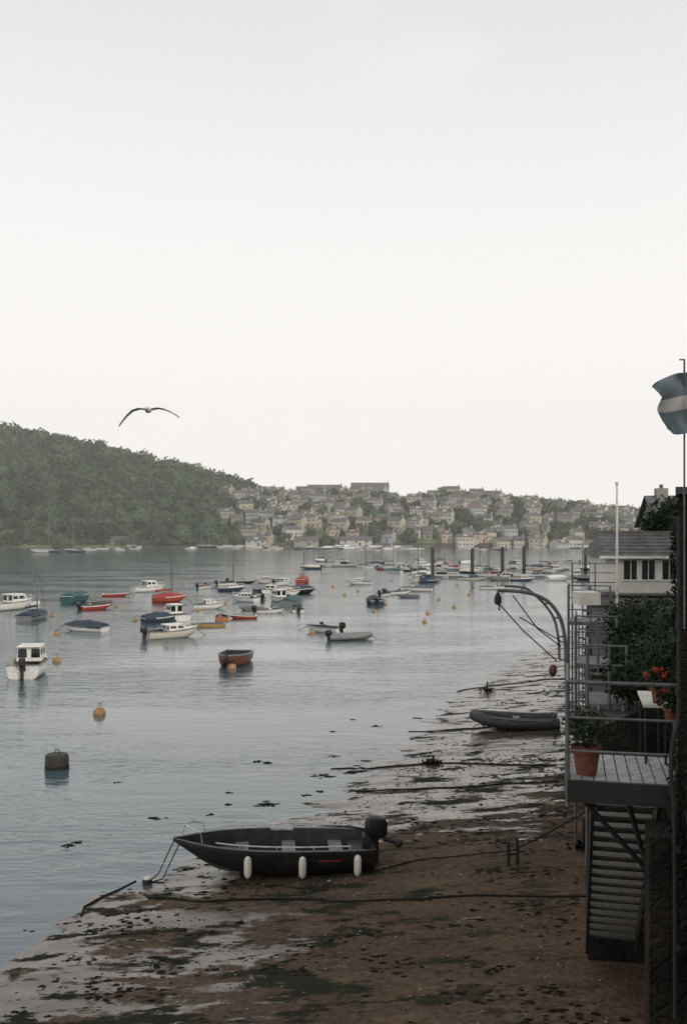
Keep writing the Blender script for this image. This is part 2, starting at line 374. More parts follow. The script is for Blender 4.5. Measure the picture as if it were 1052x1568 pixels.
def boat(name,u,v,heading,L,B,H,hc,kind,cc=white,mast=0,motor=False,dist=None):
    p=P(u,v) if dist is None else Vector(((u-526)/F*dist,dist,0))
    m=MB(); mi=inner if kind!='cabin' else cream
    hull(m,L,B,H,hc,mi,white if hc in(black,navy,red,teal) else grey)
    if kind in('cabin','cuddy'):
        rings=[]
        for i in range(6):
            t=.55+.44*i/5; bb=B/2*max(.02,(1-max(0,(t-.35)/.65)**2.4))*.97; zs=H*(1+.22*t*t)+.03
            rings.append([(-L/2+L*t,-bb,zs),(-L/2+L*t,-bb*.5,zs+.07),(-L/2+L*t,bb*.5,zs+.07),(-L/2+L*t,bb,zs)])
        m.loft(rings,cc,False,False)
        hc2=.75 if kind=='cabin' else .4
        x0,x1=-L*.12,L*.26; w=B*.36; z0=H*1.0
        m.frus(x0,x1,-w,w,z0,z0+hc2,cc,.04,.3,.1)
        m.frus(x0-.15,x1-.32,-w+.04,w-.04,z0+hc2+.003,z0+hc2+.07,cc,.05,.05,.03)
        zc=z0+hc2*.62; hw=hc2*.4
        for s_ in(1,-1):
            for xa,xb in((x0+.12,x0+.12+(x1-x0)*.32),(x0+.2+(x1-x0)*.34,x1-.35)):
                m.add([(xa,s_*(w-.1*(zc-hw/2-z0)/hc2+.006),zc-hw/2),(xb,s_*(w-.1*(zc-hw/2-z0)/hc2+.006),zc-hw/2),(xb-.06,s_*(w-.1*(zc+hw/2-z0)/hc2+.006),zc+hw/2),(xa,s_*(w-.1*(zc+hw/2-z0)/hc2+.006),zc+hw/2)],[(0,1,2,3)],glass)
        for ya in(-w*.52,w*.52):
            m.add([(x0+.04*.3-.008,ya-w*.36,z0+hc2*.25),(x0+.04*.3-.008,ya+w*.36,z0+hc2*.25),(x0+.03,ya+w*.33,z0+hc2*.88),(x0+.03,ya-w*.33,z0+hc2*.88)],[(0,1,2,3)],glass)
            q=lambda f:x1-.3*f+.008
            m.add([(q(.3),ya-w*.38,z0+hc2*.3),(q(.3),ya+w*.38,z0+hc2*.3),(q(.88),ya+w*.33,z0+hc2*.88),(q(.88),ya-w*.33,z0+hc2*.88)],[(0,1,2,3)],glass)
        pts_=[]
        for t in(.6,.75,.9,.99):
            bb=B/2*max(.02,(1-max(0,(t-.35)/.65)**2.4)); pts_.append((t,bb))
        line=[(-L/2+L*t,-bb,H*(1+.22*t*t)+.4) for t,bb in pts_]+[(-L/2+L*t,bb,H*(1+.22*t*t)+.4) for t,bb in pts_[::-1]]
        m.tube(line,.018,alu,6)
        for q_ in line[::1]: m.tube([q_,(q_[0],q_[1],q_[2]-.42)],.014,alu,5)
        m.box((-L*.36,0,H*.62),(.5,B*.75,.3),cc)
    if kind=='cover':
        rings=[]
        for i in range(9):
            t=i/8*.97+.01; bb=B/2*max(.03,(1-max(0,(t-.35)/.65)**2.4))*1.03; zs=H*(1+.22*t*t)+.02; hp=zs+.5*math.sin(math.pi*min(1,.15+t*.85))**.8*(.9+.1*math.sin(t*20))
            rings.append([(-L/2+L*t,-bb,zs-.1),(-L/2+L*t,-bb,zs+.03),(-L/2+L*t,-bb*.45,zs+(hp-zs)*.75),(-L/2+L*t,0,hp),(-L/2+L*t,bb*.45,zs+(hp-zs)*.75),(-L/2+L*t,bb,zs+.03),(-L/2+L*t,bb,zs-.1)])
        m.loft(rings,cc,False,True)
    if kind in('open','rib','row'):
        for t in(.2,.45,.68):
            bb=B/2*(1-max(0,(t-.35)/.65)**2.4)*.9; m.box((-L/2+L*t,0,H*.68),(.28,bb*2,.05),wood if hc!=white else cream)
        if kind=='open': m.frus(-L*.05,L*.06,-.25,.25,H*.3,H*1.35,cc,.02,.12,.04); m.frus(L*.03,L*.05,-.25,.25,H*1.36,H*1.75,glass,.05,-.03,.03)
        m.lathe((L*.25,B*.1,H*.33),[(.01,0),(.16,.03),(.18,.2),(.1,.3),(.01,.33)],orange,8)
    if kind=='rib':
        line=[(-L/2-.15,-B/2,H*.85)]+[(-L/2+L*t,-B/2*(1-max(0,(t-.35)/.65)**2.4)-.02,H*(.85+.25*t*t)) for t in(.1,.3,.5,.7,.85,.95)]+[(L/2,0,H*1.12)]
        line+= [(a_,-b_,c_) for a_,b_,c_ in line[-2::-1]]
        m.tube(line,.2,cc,10)
    if motor: outboard(m,-L/2-.12,H*.95,1)
    if mast:
        m.tube([(L*.08,0,H*.6),(L*.07,0,mast)],.085 if mast<7 else .17,mastm,6,.06 if mast<7 else .10)
        m.tube([(L*.06,0,H+.75),(-L*.42,0,H+.7)],.1,cc if cc in(navy,red,teal) else navy,7)
        for q_ in((L*.49,0,H*1.2),(-L*.49,0,H),(L*.05,B*.45,H),(L*.05,-B*.45,H)): m.tube([q_,(L*.07,0,mast*.97)],.011,darkm,4)
        m.tube([(L*.07,-B*.3,mast*.66),(L*.07,B*.3,mast*.66)],.015,alu,5)
    m.tube([(L*.47,0,H*1.05),(L*.62,.1,.25),(L*.72,.2,.08)],.018,rope,5)
    return m.obj(name,(p.x,p.y,-.14),math.radians(heading))
BT=[
('cabin_cruiser',48,1031,97,4.4,1.8,.85,white,'cabin',white,0,True),
('cabin_cruiser',20,933,60,5,2.0,.85,white,'cabin',white,0,False),
('sailing_dinghy',55,948,80,4.2,1.6,.55,grey,'cover',navy,4.8,False),
('covered_boat',120,922,75,4.6,1.8,.9,teal,'cover',teal,0,False),
('rowing_boat',147,933,40,3.2,1.4,.5,red,'row',red,0,True),
('rowing_boat',178,913,10,3.0,1.3,.45,red,'row',red,0,False),
('motorboat',130,966,165,3.5,1.5,.5,white,'cover',navy,0,False),
('cabin_cruiser',228,906,35,4.2,1.8,.75,white,'cabin',white,0,False),
('sailboat',260,922,20,3.6,1.6,.7,red,'cover',red,6.0,False),
('motorboat',264,976,35,4.0,1.6,.65,cream,'cuddy',white,0,True),
('cabin_cruiser',268,948,120,4.0,1.6,.65,white,'cabin',white,0,False),
('motorboat',320,932,20,3.2,1.5,.6,white,'cuddy',cream,0,False),
('dinghy',314,901,60,3,1.3,.5,white,'open',orange,0,True),
('rowing_boat',318,959,200,2.7,1.2,.35,yellow,'row',yellow,0,False),
('rowing_boat',372,947,190,2.4,1.2,.4,red,'row',red,0,False),
('motorboat',355,905,15,3.4,1.5,.6,navy,'cuddy',white,5.2,False),
('motorboat',372,893,5,4.2,1.5,.5,black,'open',grey,0,True),
('motorboat',375,921,150,3.2,1.5,.6,white,'cuddy',white,0,False),
('rowing_boat',358,1018,265,3.9,1.75,.75,wood,'row',wood,0,False),
('cabin_cruiser',408,893,170,3.8,1.7,.65,white,'cuddy',cream,0,False),
('motorboat',432,896,60,4,1.7,.7,white,'cuddy',white,0,True),
('motorboat',428,921,120,4.0,1.7,.65,white,'cabin',white,0,True),
('dinghy',414,938,20,2.8,1.4,.45,white,'open',white,0,True),
('covered_boat',450,926,70,4.0,1.6,.65,grey,'cover',teal,0,False),
('motorboat',462,909,20,3.6,1.6,.7,black,'cover',navy,0,False),
('sailboat',465,892,80,4.6,1.7,.7,red,'cover',red,5.0,False),
('rowing_boat',384,934,210,2.4,1.2,.4,grey,'row',grey,0,False),
('dinghy',495,967,150,3.0,1.5,.5,white,'open',navy,0,True),
('inflatable_boat',537,979,10,2.8,1.2,.40,white,'rib',grey,0,True),
('motorboat',550,895,175,3.6,1.6,.6,white,'cuddy',white,0,False),
('motorboat',572,925,100,3.8,1.6,.6,navy,'cover',navy,0,True),
('motorboat',610,910,20,3.4,1.5,.5,white,'open',navy,0,True),
('motorboat',638,905,170,4.0,1.7,.6,white,'open',teal,0,False),
('motorboat',758,902,5,4.0,1.6,.5,white,'open',white,0,False),
('covered_boat',395,905,100,3.4,1.5,.55,navy,'cover',grey,0,False),
('dinghy',340,948,100,2.4,1.2,.4,orange,'row',orange,0,False),
('motorboat',415,907,80,3.6,1.6,.6,white,'cuddy',white,0,False),
('motorboat',440,912,30,3.4,1.5,.6,white,'cuddy',cream,0,True),
('dinghy',455,936,100,2.4,1.3,.4,white,'open',grey,0,True),
('dinghy',390,918,130,2.8,1.3,.45,cream,'open',white,0,True),
('dinghy',590,912,60,2.8,1.3,.45,white,'open',navy,0,True),
('rowing_boat',625,915,170,2.6,1.2,.4,grey,'row',grey,0,False),
('dinghy',348,896,20,2.8,1.3,.45,white,'open',navy,0,True),
('motorboat',36,925,150,3.6,1.5,.55,white,'cover',grey,0,False),
('rowing_boat',160,925,60,2.6,1.2,.4,wood,'row',wood,0,False),
('motorboat',244,952,30,2.8,1.4,.5,navy,'cover',navy,0,False),
]
for t in BT:
    n_,u,v,h,L_,B_,H_,hc,k,cc,ma,mo=t; boat(n_,u,v,h,L_,B_,H_,hc,k,cc,ma,mo)
kinds=['open','cabin','cover','cuddy','cover','open']; hcs=[white,white,white,navy,grey,red,cream,black]
for i in range(74):
    v=R(862,892); u=R(640,905) if i<54 else R(470,640)
    if i>=54: v=R(860,878)
    boat(random.choice(['motorboat','dinghy','motorboat']),u,v,random.choice([0,180])+R(-35,35),R(2.8,4.6),R(1.3,1.7),R(.4,.65),random.choice(hcs),random.choice(kinds),random.choice([white,white,navy,grey,cream,teal]),random.choice([0,0,0,0,0,6]),random.random()<.4)
for u,v,ma in ((78,846,15),(115,846,15.5),(62,846,7),(310,838,11),(322,837,9),(365,837,12),(345,838,8),(205,839,7),(515,838,12),(575,838,9),(528,838,8),(890,840,11)):
    boat('yacht',u,v,random.choice([5,175,20,160]),R(6,8),2.5,1.0,random.choice([white,navy,white]),'cuddy',white,ma,False,CAMH*F/(v-HZ) if v>840 else 485)
for i in range(60):
    boat('moored_boat',R(395,640) if i<30 else R(130,1000),0,random.choice([0,180])+R(-30,30),R(4,6.5),1.9,.75,random.choice([white,white,grey,navy,cream]),random.choice(['cabin','cuddy','cover']),random.choice([white,white,navy,grey]),0,False,R(400,486))

def buoy(u,v,r=.27,c=buoyY,dark=True):
    m=MB(); m.lathe((0,0,-.1),[(r*.6,-r*.6),(r*.96,-r*.2),(r,r*.35)],darkm if dark else c,16); m.lathe((0,0,-.1),[(r*1.003,r*.3),(r*.97,r*.8),(r*.75,r*1.25),(r*.35,r*1.5),(.02,r*1.55)],c,16)
    m.tube([(-.05,0,r*1.35),(-.05,0,r*1.75),(.05,0,r*1.75),(.05,0,r*1.35)],.018,darkm,6)
    p=P(u,v); m.obj('mooring_buoy',(p.x,p.y,0.0))
for u,v in ((88,1013),(153,1094),(82,944),(88,972),(207,951),(573,937),(655,940),(650,953),(695,931),(718,911),(672,919),(590,926),(528,912),(510,899),(548,906),(355,1023),(478,970),(561,976),(303,935),(560,868),(722,905),(392,942),(345,925),(180,930),(600,890),(700,897),(250,895),(285,890)): buoy(u,v,.22 if v<1000 else .26)
p=P(88,1176); m=MB(); m.lathe((0,0,-.25),[(.30,0),(.37,.06),(.37,.62),(.33,.70),(.05,.73)],mat('dark_buoy',(.045,.04,.03),.7),18); m.lathe((0,0,.02),[(.385,0),(.385,.08)],darkm,18); m.tube([(-.07,0,.46),(-.06,0,.58),(.06,0,.58),(.07,0,.46)],.02,darkm,6); m.obj('mooring_buoy',(p.x,p.y,0))

def pontoon(x0,x1,y,w=2.4):
    m=MB(); m.frus(x0,x1,y-w/2,y+w/2,.35,.55,deckm); 
    x=x0+1
    while x<x1: m.box((x,y,.12),(2.2,w*.8,.5),grey); m.tube([(x,y-w/2+.1,.5),(x,y-w/2+.1,1.0)],.05,white,5); x+=3.4
    m.obj('pontoon',smooth=False)
pontoon(14,42,163); pontoon(8,46,196); pontoon(-6,3,215)
for u,vt,vb in ((662,840,887),(723,842,884),(769,840,884),(802,838,880),(905,834,900),(896,842,878)):
    p=P(u,vb); m=MB(); top=CAMH-(vt-HZ)/F*p.y; m.lathe((0,0,0),[(.30,-3),(.30,top),(.2,top+.15),(.03,top+.3)],darkm,14); m.lathe((0,0,.0),[(.315,-.1),(.315,.9)],weed,14); m.obj('mooring_pile',p)

# ------------------------------------------------------------------ black workboat on the beach
par=empty('black_workboat')
L_=4.3;B_=1.75;Hh=.66
m=MB(); hull(m,L_,B_,Hh,black,inner,black,22,3.0,.50,.12,.32); m.obj('hull',parent=par)
m=MB()
for t in(.18,.42,.66):
    bb=B_/2*(1-max(0,(t-.35)/.65)**3.0)*.9; m.frus(-L_/2+L_*t-.15,-L_/2+L_*t+.15,-bb,bb,.38,.44,grey)
m.frus(-L_/2+.1,-L_/2+.5,-.62,.62,.24,.46,inner); m.box((.9,0,.36),(.5,.5,.25),inner); m.obj('thwarts',parent=par)
m=MB()
for s_ in(1,-1):
    pl=[]
    for i in range(12):
        t=.12+.66*i/11; bb=B_/2*(1-max(0,(t-.35)/.65)**3.0)*(.9+.1*min(1,t*3))-.05; pl.append((-L_/2+L_*t,s_*bb,Hh*(1+.12*t*t)+.10))
    m.tube(pl,.017,alu,8)
    for q in pl[::3]: m.tube([q,(q[0],q[1],q[2]-.1)],.014,alu,6)
pl=[(1.5,-.40,Hh+.10),(1.55,-.38,Hh+.32),(1.77,-.24,Hh+.38),(1.9,0,Hh+.38),(1.77,.24,Hh+.38),(1.55,.38,Hh+.32),(1.5,.40,Hh+.10)]
m.tube(pl,.017,alu,8); m.tube([(1.9,0,Hh+.38),(1.97,0,Hh+.12)],.015,alu,6)
m.box((-.2,-B_/2+.09,Hh+.03),(.5,.05,.05),alu); m.obj('rails',parent=par)
m=MB(); outboard(m,-L_/2-.06,Hh+.06,1.0); m.tube([(-L_/2-.26,0,Hh+.02),(-L_/2-.45,.0,Hh-.04),(-L_/2-.60,.02,Hh-.06)],.05,darkm,8); m.ell((-L_/2-.60,.02,Hh-.08),(.1,.1,.1),darkm,8,6)
m.tube([(-L_/2+.1,.1,Hh+.25),(-L_/2+.45,.12,Hh+.32),(-L_/2+.6,.12,Hh+.33)],.025,darkm,6); m.obj('outboard_motor',parent=par)
m=MB()
for x in(-1.78,-.62,.52):
    t=(x+L_/2)/L_; yy=(B_/2*(1-max(0,(t-.35)/.65)**3.0)*(.9+.1*min(1,t*3))+.06)
    m.lathe((x,yy,.20),[(.02,-.05),(.065,0),(.08,.06),(.08,.30),(.06,.38),(.025,.41)],fend,12); m.tube([(x,yy,.58),(x,yy-.04,Hh+.05)],.008,rope,5)
m.obj('fenders',parent=par)
m=MB()
for i in range(9):
    x=-1.42+i*.052; m.add([(x,B_/2*.955+.03,.47),(x+.036,B_/2*.955+.03,.47),(x+.036,B_/2*.965+.03,.47+R(.03,.05)),(x,B_/2*.965+.03,.515)],[(0,1,2,3)],red)
m.obj('name_lettering',parent=par)
bp_=Bp(421,1350); par.location=(bp_.x-.10,bp_.y+.80,bp_.z-.05); par.rotation_euler=(math.radians(0),math.radians(-.5),math.radians(180+4))

c0=Bp(226,1354)
m=MB(); m.ell((0,0,.07),(.10,.10,.11),fend,12,8); m.lathe((0,0,-.03),[(.102,0),(.108,.1),(.09,.15)],darkm,12); m.obj('rope_buoy',c0)
def beachrope(name,pl,r=.02,lift=.015,wob=1):
    m=MB(); out=[]
    for (a,c_) in zip(pl[:-1],pl[1:]):
        for i in range(18):
            q=a.lerp(c_,i/18); out.append(q)
    out.append(pl[-1]); res=[]
    for i,q in enumerate(out):
        gz=H(q.x,q.y); res.append((q.x+.05*noise.noise(q*.8),q.y+wob*.16*noise.noise(q*.9+Vector((4,0,0))),max(q.z,gz,-.01)+lift))
    m.tube(res,r,rope,6); return m.obj(name)
bw=Vector((par.location.x-2.1,par.location.y-.14,par.location.z+.72))
beachrope('mooring_rope',[bw,bw.lerp(c0,.55)+Vector((0,0,-.2)),c0],.013)
beachrope('mooring_rope',[bw+Vector((.15,.1,.0)),bw.lerp(c0,.6)+Vector((.1,.05,-.3)),c0],.013)
beachrope('ground_rope',[Bp(210,1352),Bp(170,1368),Bp(130,1388),Bp(122,1404)],.022)
beachrope('ground_rope',[Bp(225,1378),Bp(400,1380),Bp(560,1378),Bp(720,1374),Bp(900,1371)],.022)
pt=Bp(785,1325)
beachrope('ground_rope',[Bp(560,1338),Bp(640,1318),pt+Vector((0,0,.3)),Q(895,1245,19)],.017)
beachrope('ground_rope',[Bp(545,1212),Bp(690,1206),Bp(855,1196)],.022)
beachrope('ground_rope',[Bp(560,1178),Bp(660,1168),Bp(780,1172),Bp(850,1172)],.024)
beachrope('ground_rope',[Bp(625,1122),Bp(720,1116),Bp(800,1108)],.022)
beachrope('ground_rope',[Bp(700,1060),Bp(745,1052),Bp(850,1040)],.022)
m=MB(); 
for dx,hh_ in((-.11,.52),(.08,.60)): m.tube([(dx,0,-.2),(dx+.02,0,hh_*.5),(dx,.01,hh_)],.035,darkm,8)
m.tube([(-.14,0,.22),(.12,0,.25)],.02,rope,6); m.obj('mooring_stake',pt)
for u,v,hh_ in((662,1170,.28),(745,1058,.45),(892,1300,.7)):
    m=MB(); m.tube([(0,0,-.2),(.03,0,hh_)],.05,darkm,8,.035); m.leaves((0,0,.06),(.35,.3,.1),120,.07,[weed]); m.obj('mooring_stake',Bp(u,v))

VV=[];FF=[];o=0
def clump(x,y,rx,ry,zt,zb=None):
    global o
    n=13; z0=max(H(x,y),-.005) if zb is None else zb; c_=[(x,y,z0+zt)]; off=R(0,50)
    for ring,(f,hz_) in enumerate(((.55,.8),(1,-.15))):
        for j in range(n):
            a=2*math.pi*j/n; k=f*(1+.8*noise.noise(Vector((math.cos(a)*1.4+off,math.sin(a)*1.4,ring*.4)))+R(-.28,.28))
            c_.append((x+rx*k*math.cos(a),y+ry*k*math.sin(a),z0+zt*hz_*R(.4,1.3)))
    VV.extend(c_)
    for j in range(n):
        FF.append((o,o+1+j,o+1+(j+1)%n)); FF.append((o+1+j,o+1+n+j,o+1+n+(j+1)%n)); FF.append((o+1+j,o+1+n+(j+1)%n,o+1+(j+1)%n))
    o+=len(c_)
lim_=lambda y: float(np.interp(y,[14,16,24,40,60],[4.2,3.8,5.6,9.3,13.5]))
for i in range(150):
    y=R(13.5,32) if i%3 else R(28,60); sx=float(shore_x(y)); cx=sx+R(.2,10)
    S=R(.08,.55)**1.0
    for k in range(int(6+S*44)):
        x=cx+random.gauss(0,S*1.0); y2=y+random.gauss(0,S*.5)
        if x>lim_(y2): continue
        s_=R(.012,.055); clump(x,y2,s_*1.5,s_,s_*.3)
for i in range(130):
    y=R(13.5,45); sx=float(shore_x(y)); x=sx+R(-.2,10)
    if x<lim_(y): s_=R(.02,.06); clump(x,y,s_*1.5,s_,s_*.3)
for u,v,w in((545,1180,.62),(497,1188,.25),(405,1231,.28),(510,1158,.12),(350,1232,.1),(352,1214,.08),(470,1218,.12),(238,1253,.14),(322,1248,.1),(105,1295,.13),(118,1290,.1),(155,1435,.32),(150,1440,.4),(540,1102,.1),(575,1112,.15),(640,1100,.15),(510,1120,.1),(180,1198,.08),(560,1165,.15),(490,1212,.1),(410,1168,.13),(395,1166,.1)):
    for k in range(16):
        p=P(u,v); s_=w*R(.12,.4); clump(p.x+random.gauss(0,w*.6),p.y+random.gauss(0,w*.5),s_*1.4,s_*.6,.02,-.003)
fastmesh('seaweed',VV,FF,np.zeros(len(FF)),[weed],False)
VV=[];FF=[];MI=[];o=0
oc=np.array([(1,0,0),(-1,0,0),(0,1,0),(0,-1,0),(0,0,1),(0,0,-1)],float)
of=np.array([(0,2,4),(2,1,4),(1,3,4),(3,0,4),(2,0,5),(1,2,5),(3,1,5),(0,3,5)])
for i in range(4600):
    y=R(13.5,34)if i%4 else R(30,60); sx=float(shore_x(y)); lim=lim_(y)+.1
    x=R(sx+1,lim)
    if noise.noise(Vector((x*.5,y*.5,0)))<R(-.5,.25): continue
    r=R(.008,.022)*(1+(random.random()<.04)*1.3); w=oc*np.array([r*R(.8,1.6),r*R(.8,1.3),r*R(.5,.8)])*rng.uniform(.8,1.2,(6,1))
    VV.append(w+np.array([x,y,H(x,y)+r*.3])); FF.append(of+o); o+=6; MI+= [random.choice([0,0,0,1,1,2])]*8
pm=[mat('pebble_dark',(.035,.03,.027),.8),mat('pebble_brown',(.16,.115,.08),.8),mat('pebble_pale',(.42,.39,.34),.7)]
fastmesh('pebbles',np.concatenate(VV),np.concatenate(FF),MI,pm,True)

m=MB(); l=[(-1.55,-.55,.3),(-.6,-.62,.27),(.5,-.6,.28),(1.2,-.42,.36),(1.55,0,.44),(1.2,.42,.36),(.5,.6,.28),(-.6,.62,.27),(-1.55,.55,.3)]
tend=mat('grey_green_rubber',(.035,.045,.04),.6)
m.tube(l,.21,tend,12); m.frus(-1.35,1.0,-.45,.45,.12,.18,inner); m.frus(-1.4,-1.34,-.5,.5,.12,.55,darkm); m.box((0,0,.36),(.25,1.0,.05),grey)
for s_ in(-1,1): m.tube([(-1.3,s_*.72,.42),(0,s_*.8,.44),(1.0,s_*.66,.5)],.015,grey,5)
q=Bp(793,1117); m.obj('inflatable_tender',(q.x,q.y+.4,q.z-.02),math.radians(172))

# ------------------------------------------------------------------ right side: retaining wall, terraces
WY=[9.0,10.5,15.9,16.2,19,24,30,40,56,75,120,200]; WX=[2.95,3.42,5.03,3.95,4.6,5.85,7.25,9.7,13.5,18.6,31,55]
m=MB()
def top_z(y): return float(np.interp(y,[9,16,16.01,23,23.01,40,60,200],[4.85,4.85,4.3,4.3,4.5,4.8,4.2,3.0]))
yy=np.concatenate([np.arange(9,15.9,.69),[15.9,16.2],np.arange(17,200,1.0)])
for a,c_ in zip(yy[:-1],yy[1:]):
    xa,xb=float(np.interp(a,WY,WX)),float(np.interp(c_,WY,WX))
    for k in range(6):
        f0,f1=k/6,(k+1)/6; za,zb=top_z(a+.02),top_z(c_-.02); j=lambda x_,y_,z_:x_+.12*noise.noise(Vector((x_,y_,z_*1.5)))+.25*z_/5
        P0=[(xa,a,-1+(za+1)*f0),(xb,c_,-1+(zb+1)*f0),(xb,c_,-1+(zb+1)*f1),(xa,a,-1+(za+1)*f1)]
        m.add([(j(*p_),p_[1],p_[2]) for p_ in P0],[(0,1,2,3)],stone_dark)
m.obj('stone_retaining_wall',smooth=False)
m=MB(); paving=mat('terrace_paving',(.05,.045,.04),.85,scale=2)
for a,c_ in zip(yy[:-1],yy[1:]):
    xa,xb=float(np.interp(a,WY,WX)),float(np.interp(c_,WY,WX)); za,zb=top_z(a+.02),top_z(c_-.02)
    m.add([(xa+.15,a,za),(xb+.15,c_,zb),(xb+90,c_,zb),(xa+90,a,za)],[(0,1,2,3)],paving)
m.obj('terrace_ground',smooth=False)

ang=math.atan2(2.3,10.2)
def FR(o_): o_.rotation_euler=(0,0,-ang); return o_
par=empty('balcony',(2.32,10.2,4.95)); FR(par)
W=1.1;D=1.35
m=MB()
for i in range(9): m.frus(.0+i*W/9,(i+1)*W/9-.012,0,D,-.05,0,deckm)
m.frus(-.03,W+.03,-.06,-.003,-.2,.02,darkm); m.frus(-.06,-.004,-.003,D,-.2,.02,darkm); m.frus(0,W,D+.003,D+.05,-.2,.02,darkm)
m.obj('deck',parent=par,smooth=False)
m=MB()
for x,y in((-.03,-.03),(-.03,D*.5),(-.03,D),(W,-.03)): m.tube([(x,y,-.25),(x,y,1.03)],.022,metal,8)
for z_ in(.32,.66,1.02):
    m.tube([(-.03,-.03,z_),(-.03,D,z_)],.016,metal,8); m.tube([(-.03,-.03,z_),(W,-.03,z_)],.013 if z_<1 else .02,metal,8)
m.obj('railing',parent=par)
m=MB()
m.tube([(.55,D-.1,-.2),(.95,D+.0,-1.6)],.035,darkm,6); m.tube([(.12,.1,-.2),(W-.02,.4,-1.3)],.03,darkm,6); m.obj('support_brackets',parent=par)
par=empty('metal_staircase',(2.32,10.2,4.95)); FR(par)
m=MB(); n=19; x0,x1=.30,1.0
for i in range(n):
    y=D+.12+i*.235; z_=-.2*(i+1); m.frus(x0,x1,y,y+.2,z_-.03,z_,treadm)
m.obj('treads',parent=par,smooth=False)
m=MB()
for x in(x0-.03,x1+.03):
    y0,y1=D+.1,D+.12+n*.235; zb=-.2*n-.2
    m.add([(x-.02,y0,-.05),(x+.02,y0,-.05),(x+.02,y1,zb+.15),(x-.02,y1,zb+.15),(x-.02,y0,-.4),(x+.02,y0,-.4),(x+.02,y1,zb-.2),(x-.02,y1,zb-.2)],[(0,1,2,3),(4,7,6,5),(0,4,5,1),(2,6,7,3),(1,5,6,2),(0,3,7,4)],darkm)
m.obj('stringers',parent=par,smooth=False)
def pot(name,p,r,h,plantr,flowers=0,n=260,leaf=.035):
    par=empty(name,p)
    m=MB(); m.lathe((0,0,0),[(r*.68,0),(r*.9,h*.8),(r*1.05,h*.8),(r*1.05,h),(r*.9,h),(r*.86,h*.9),(.01,h*.88)],terra,20); m.obj('pot',parent=par)
    m=MB()
    for i in range(16):
        a=R(0,6.3); q=R(.3,1)*plantr; m.tube([(0,0,h*.8),(q*.5*math.cos(a),q*.5*math.sin(a),h+plantr*.6),(q*math.cos(a),q*math.sin(a),h+plantr*R(.7,1.3))],.005,nleaf[1],4)
    m.leaves((0,0,h+plantr*.65),(plantr,plantr,plantr*.75),n,leaf,nleaf[:2]); m.obj('leaves',parent=par,smooth=False)
    if flowers:
        m=MB()
        for i in range(flowers):
            a=R(0,6.3); q=R(.1,.95)*plantr; c_=(q*math.cos(a),q*math.sin(a)-.05,h+plantr*R(.7,1.35)); m.leaves(c_,(.04,.04,.035),30,.02,[petal])
        m.obj('flowers',parent=par,smooth=False)
p=Q(897,1190,10.5); pot('potted_plant',(p.x,p.y,4.952),.155,.30,.29,0,560,.03)
p=Q(1008,1075,11.0); pot('potted_geranium',p,.09,.15,.17,6,300,.03)
p=Q(1028,1105,10.7); pot('potted_geranium',p,.09,.15,.17,6,300,.03)
p=Q(1008,1052,12.5); pot('potted_shrub',(p.x,p.y,p.z-.1),.14,.25,.27,0,420)
par=empty('white_table',Q(996,1090,11.4)); FR(par)
m=MB(); m.frus(-.12,.15,-.55,.45,.14,.17,render_w); 
for x in(-.09,.12):
    for y in(-.45,.4): m.tube([(x,y,-.85),(x,y,.14)],.015,darkm,6)
m.obj('table_top',parent=par,smooth=False)

def davit(du,dd):
    pl=[(868+du,1195),(868+du,1100),(866+du,1010),(864+du,975),(857+du,946),(842+du,924),(822+du*.8,912+du*.5),(798,906+du*.7),(762,904+du*.7)]
    return [Q(u,v,12.3+dd) for u,v in pl]
m=MB()
def smoothp(pl):
    out=[]
    for i in range(len(pl)-1):
        p0,p1,p2,p3=pl[max(i-1,0)],pl[i],pl[i+1],pl[min(i+2,len(pl)-1)]
        for k in range(6):
            t=k/6; out.append(.5*((2*p1)+(p2-p0)*t+(2*p0-5*p1+4*p2-p3)*t*t+(3*p1-p0-3*p2+p3)*t**3))
    return out+[pl[-1]]
A=davit(0,0);C=davit(-10,.05)
m.tube(smoothp(A),.023,metal,10); m.tube(smoothp(C)[12:-2],.016,metal,10)
for i in(2,3,4,5,6,7): m.tube([A[i],C[i]],.012,metal,6)
m.lathe(A[-1]+Vector((0,0,-.12)),[(.02,-.06),(.045,-.03),(.045,.03),(.02,.09)],darkm,10)
m.tube([A[-1],A[-1]+Vector((.02,0,-.25))],.01,rope,5)
a0=A[-1]+Vector((.0,0,-.05)); 
m.tube([a0+Vector((0,0,-.1)),Q(800,965,12.3),Q(852,1012,12.3)],.008,rope,5); m.tube([Q(785,912,12.3),Q(822,962,12.3),Q(858,990,12.3)],.008,rope,5)
m.tube([Q(795,945,12.3),Q(864,985,12.3)],.007,rope,5)
m.lathe(Q(846,1030,12.3),[(.02,-.05),(.05,0),(.05,.06),(.02,.1)],wood,10)
m.obj('davit_crane')

def landing(name,y,z,w,hgt,off=-.45,lad=True):
    xw=float(np.interp(y,WY,WX)); par=empty(name,(xw+off,y,z)); a=math.atan2(xw,y); par.rotation_euler=(0,0,-a)
    m=MB(); m.frus(-.1,w,0,1.4,-.1,0,oldm); m.obj('deck',parent=par,smooth=False)
    m=MB()
    for x in(-.08,w*.5,w): m.tube([(x,0,-hgt),(x,0,1.05)],.03,metal,6)
    m.tube([(-.08,1.4,-hgt),(-.08,1.4,1.05)],.03,metal,6)
    for z_ in(.35,.7,1.05): m.tube([(-.08,0,z_),(w,0,z_)],.02,metal,6); m.tube([(-.08,0,z_),(-.08,1.4,z_)],.02,metal,6)
    if lad:
        for k in range(int(hgt/.25)): m.box((w*.55,-.12-k*.06,-.2-k*.25),(w*.7,.16,.035),oldm)
        for s_ in(.2,.9): m.tube([(w*s_,-.05,0),(w*s_,-.12-hgt/.25*.06,-hgt)],.03,metal,6)
    m.obj('railing',parent=par)
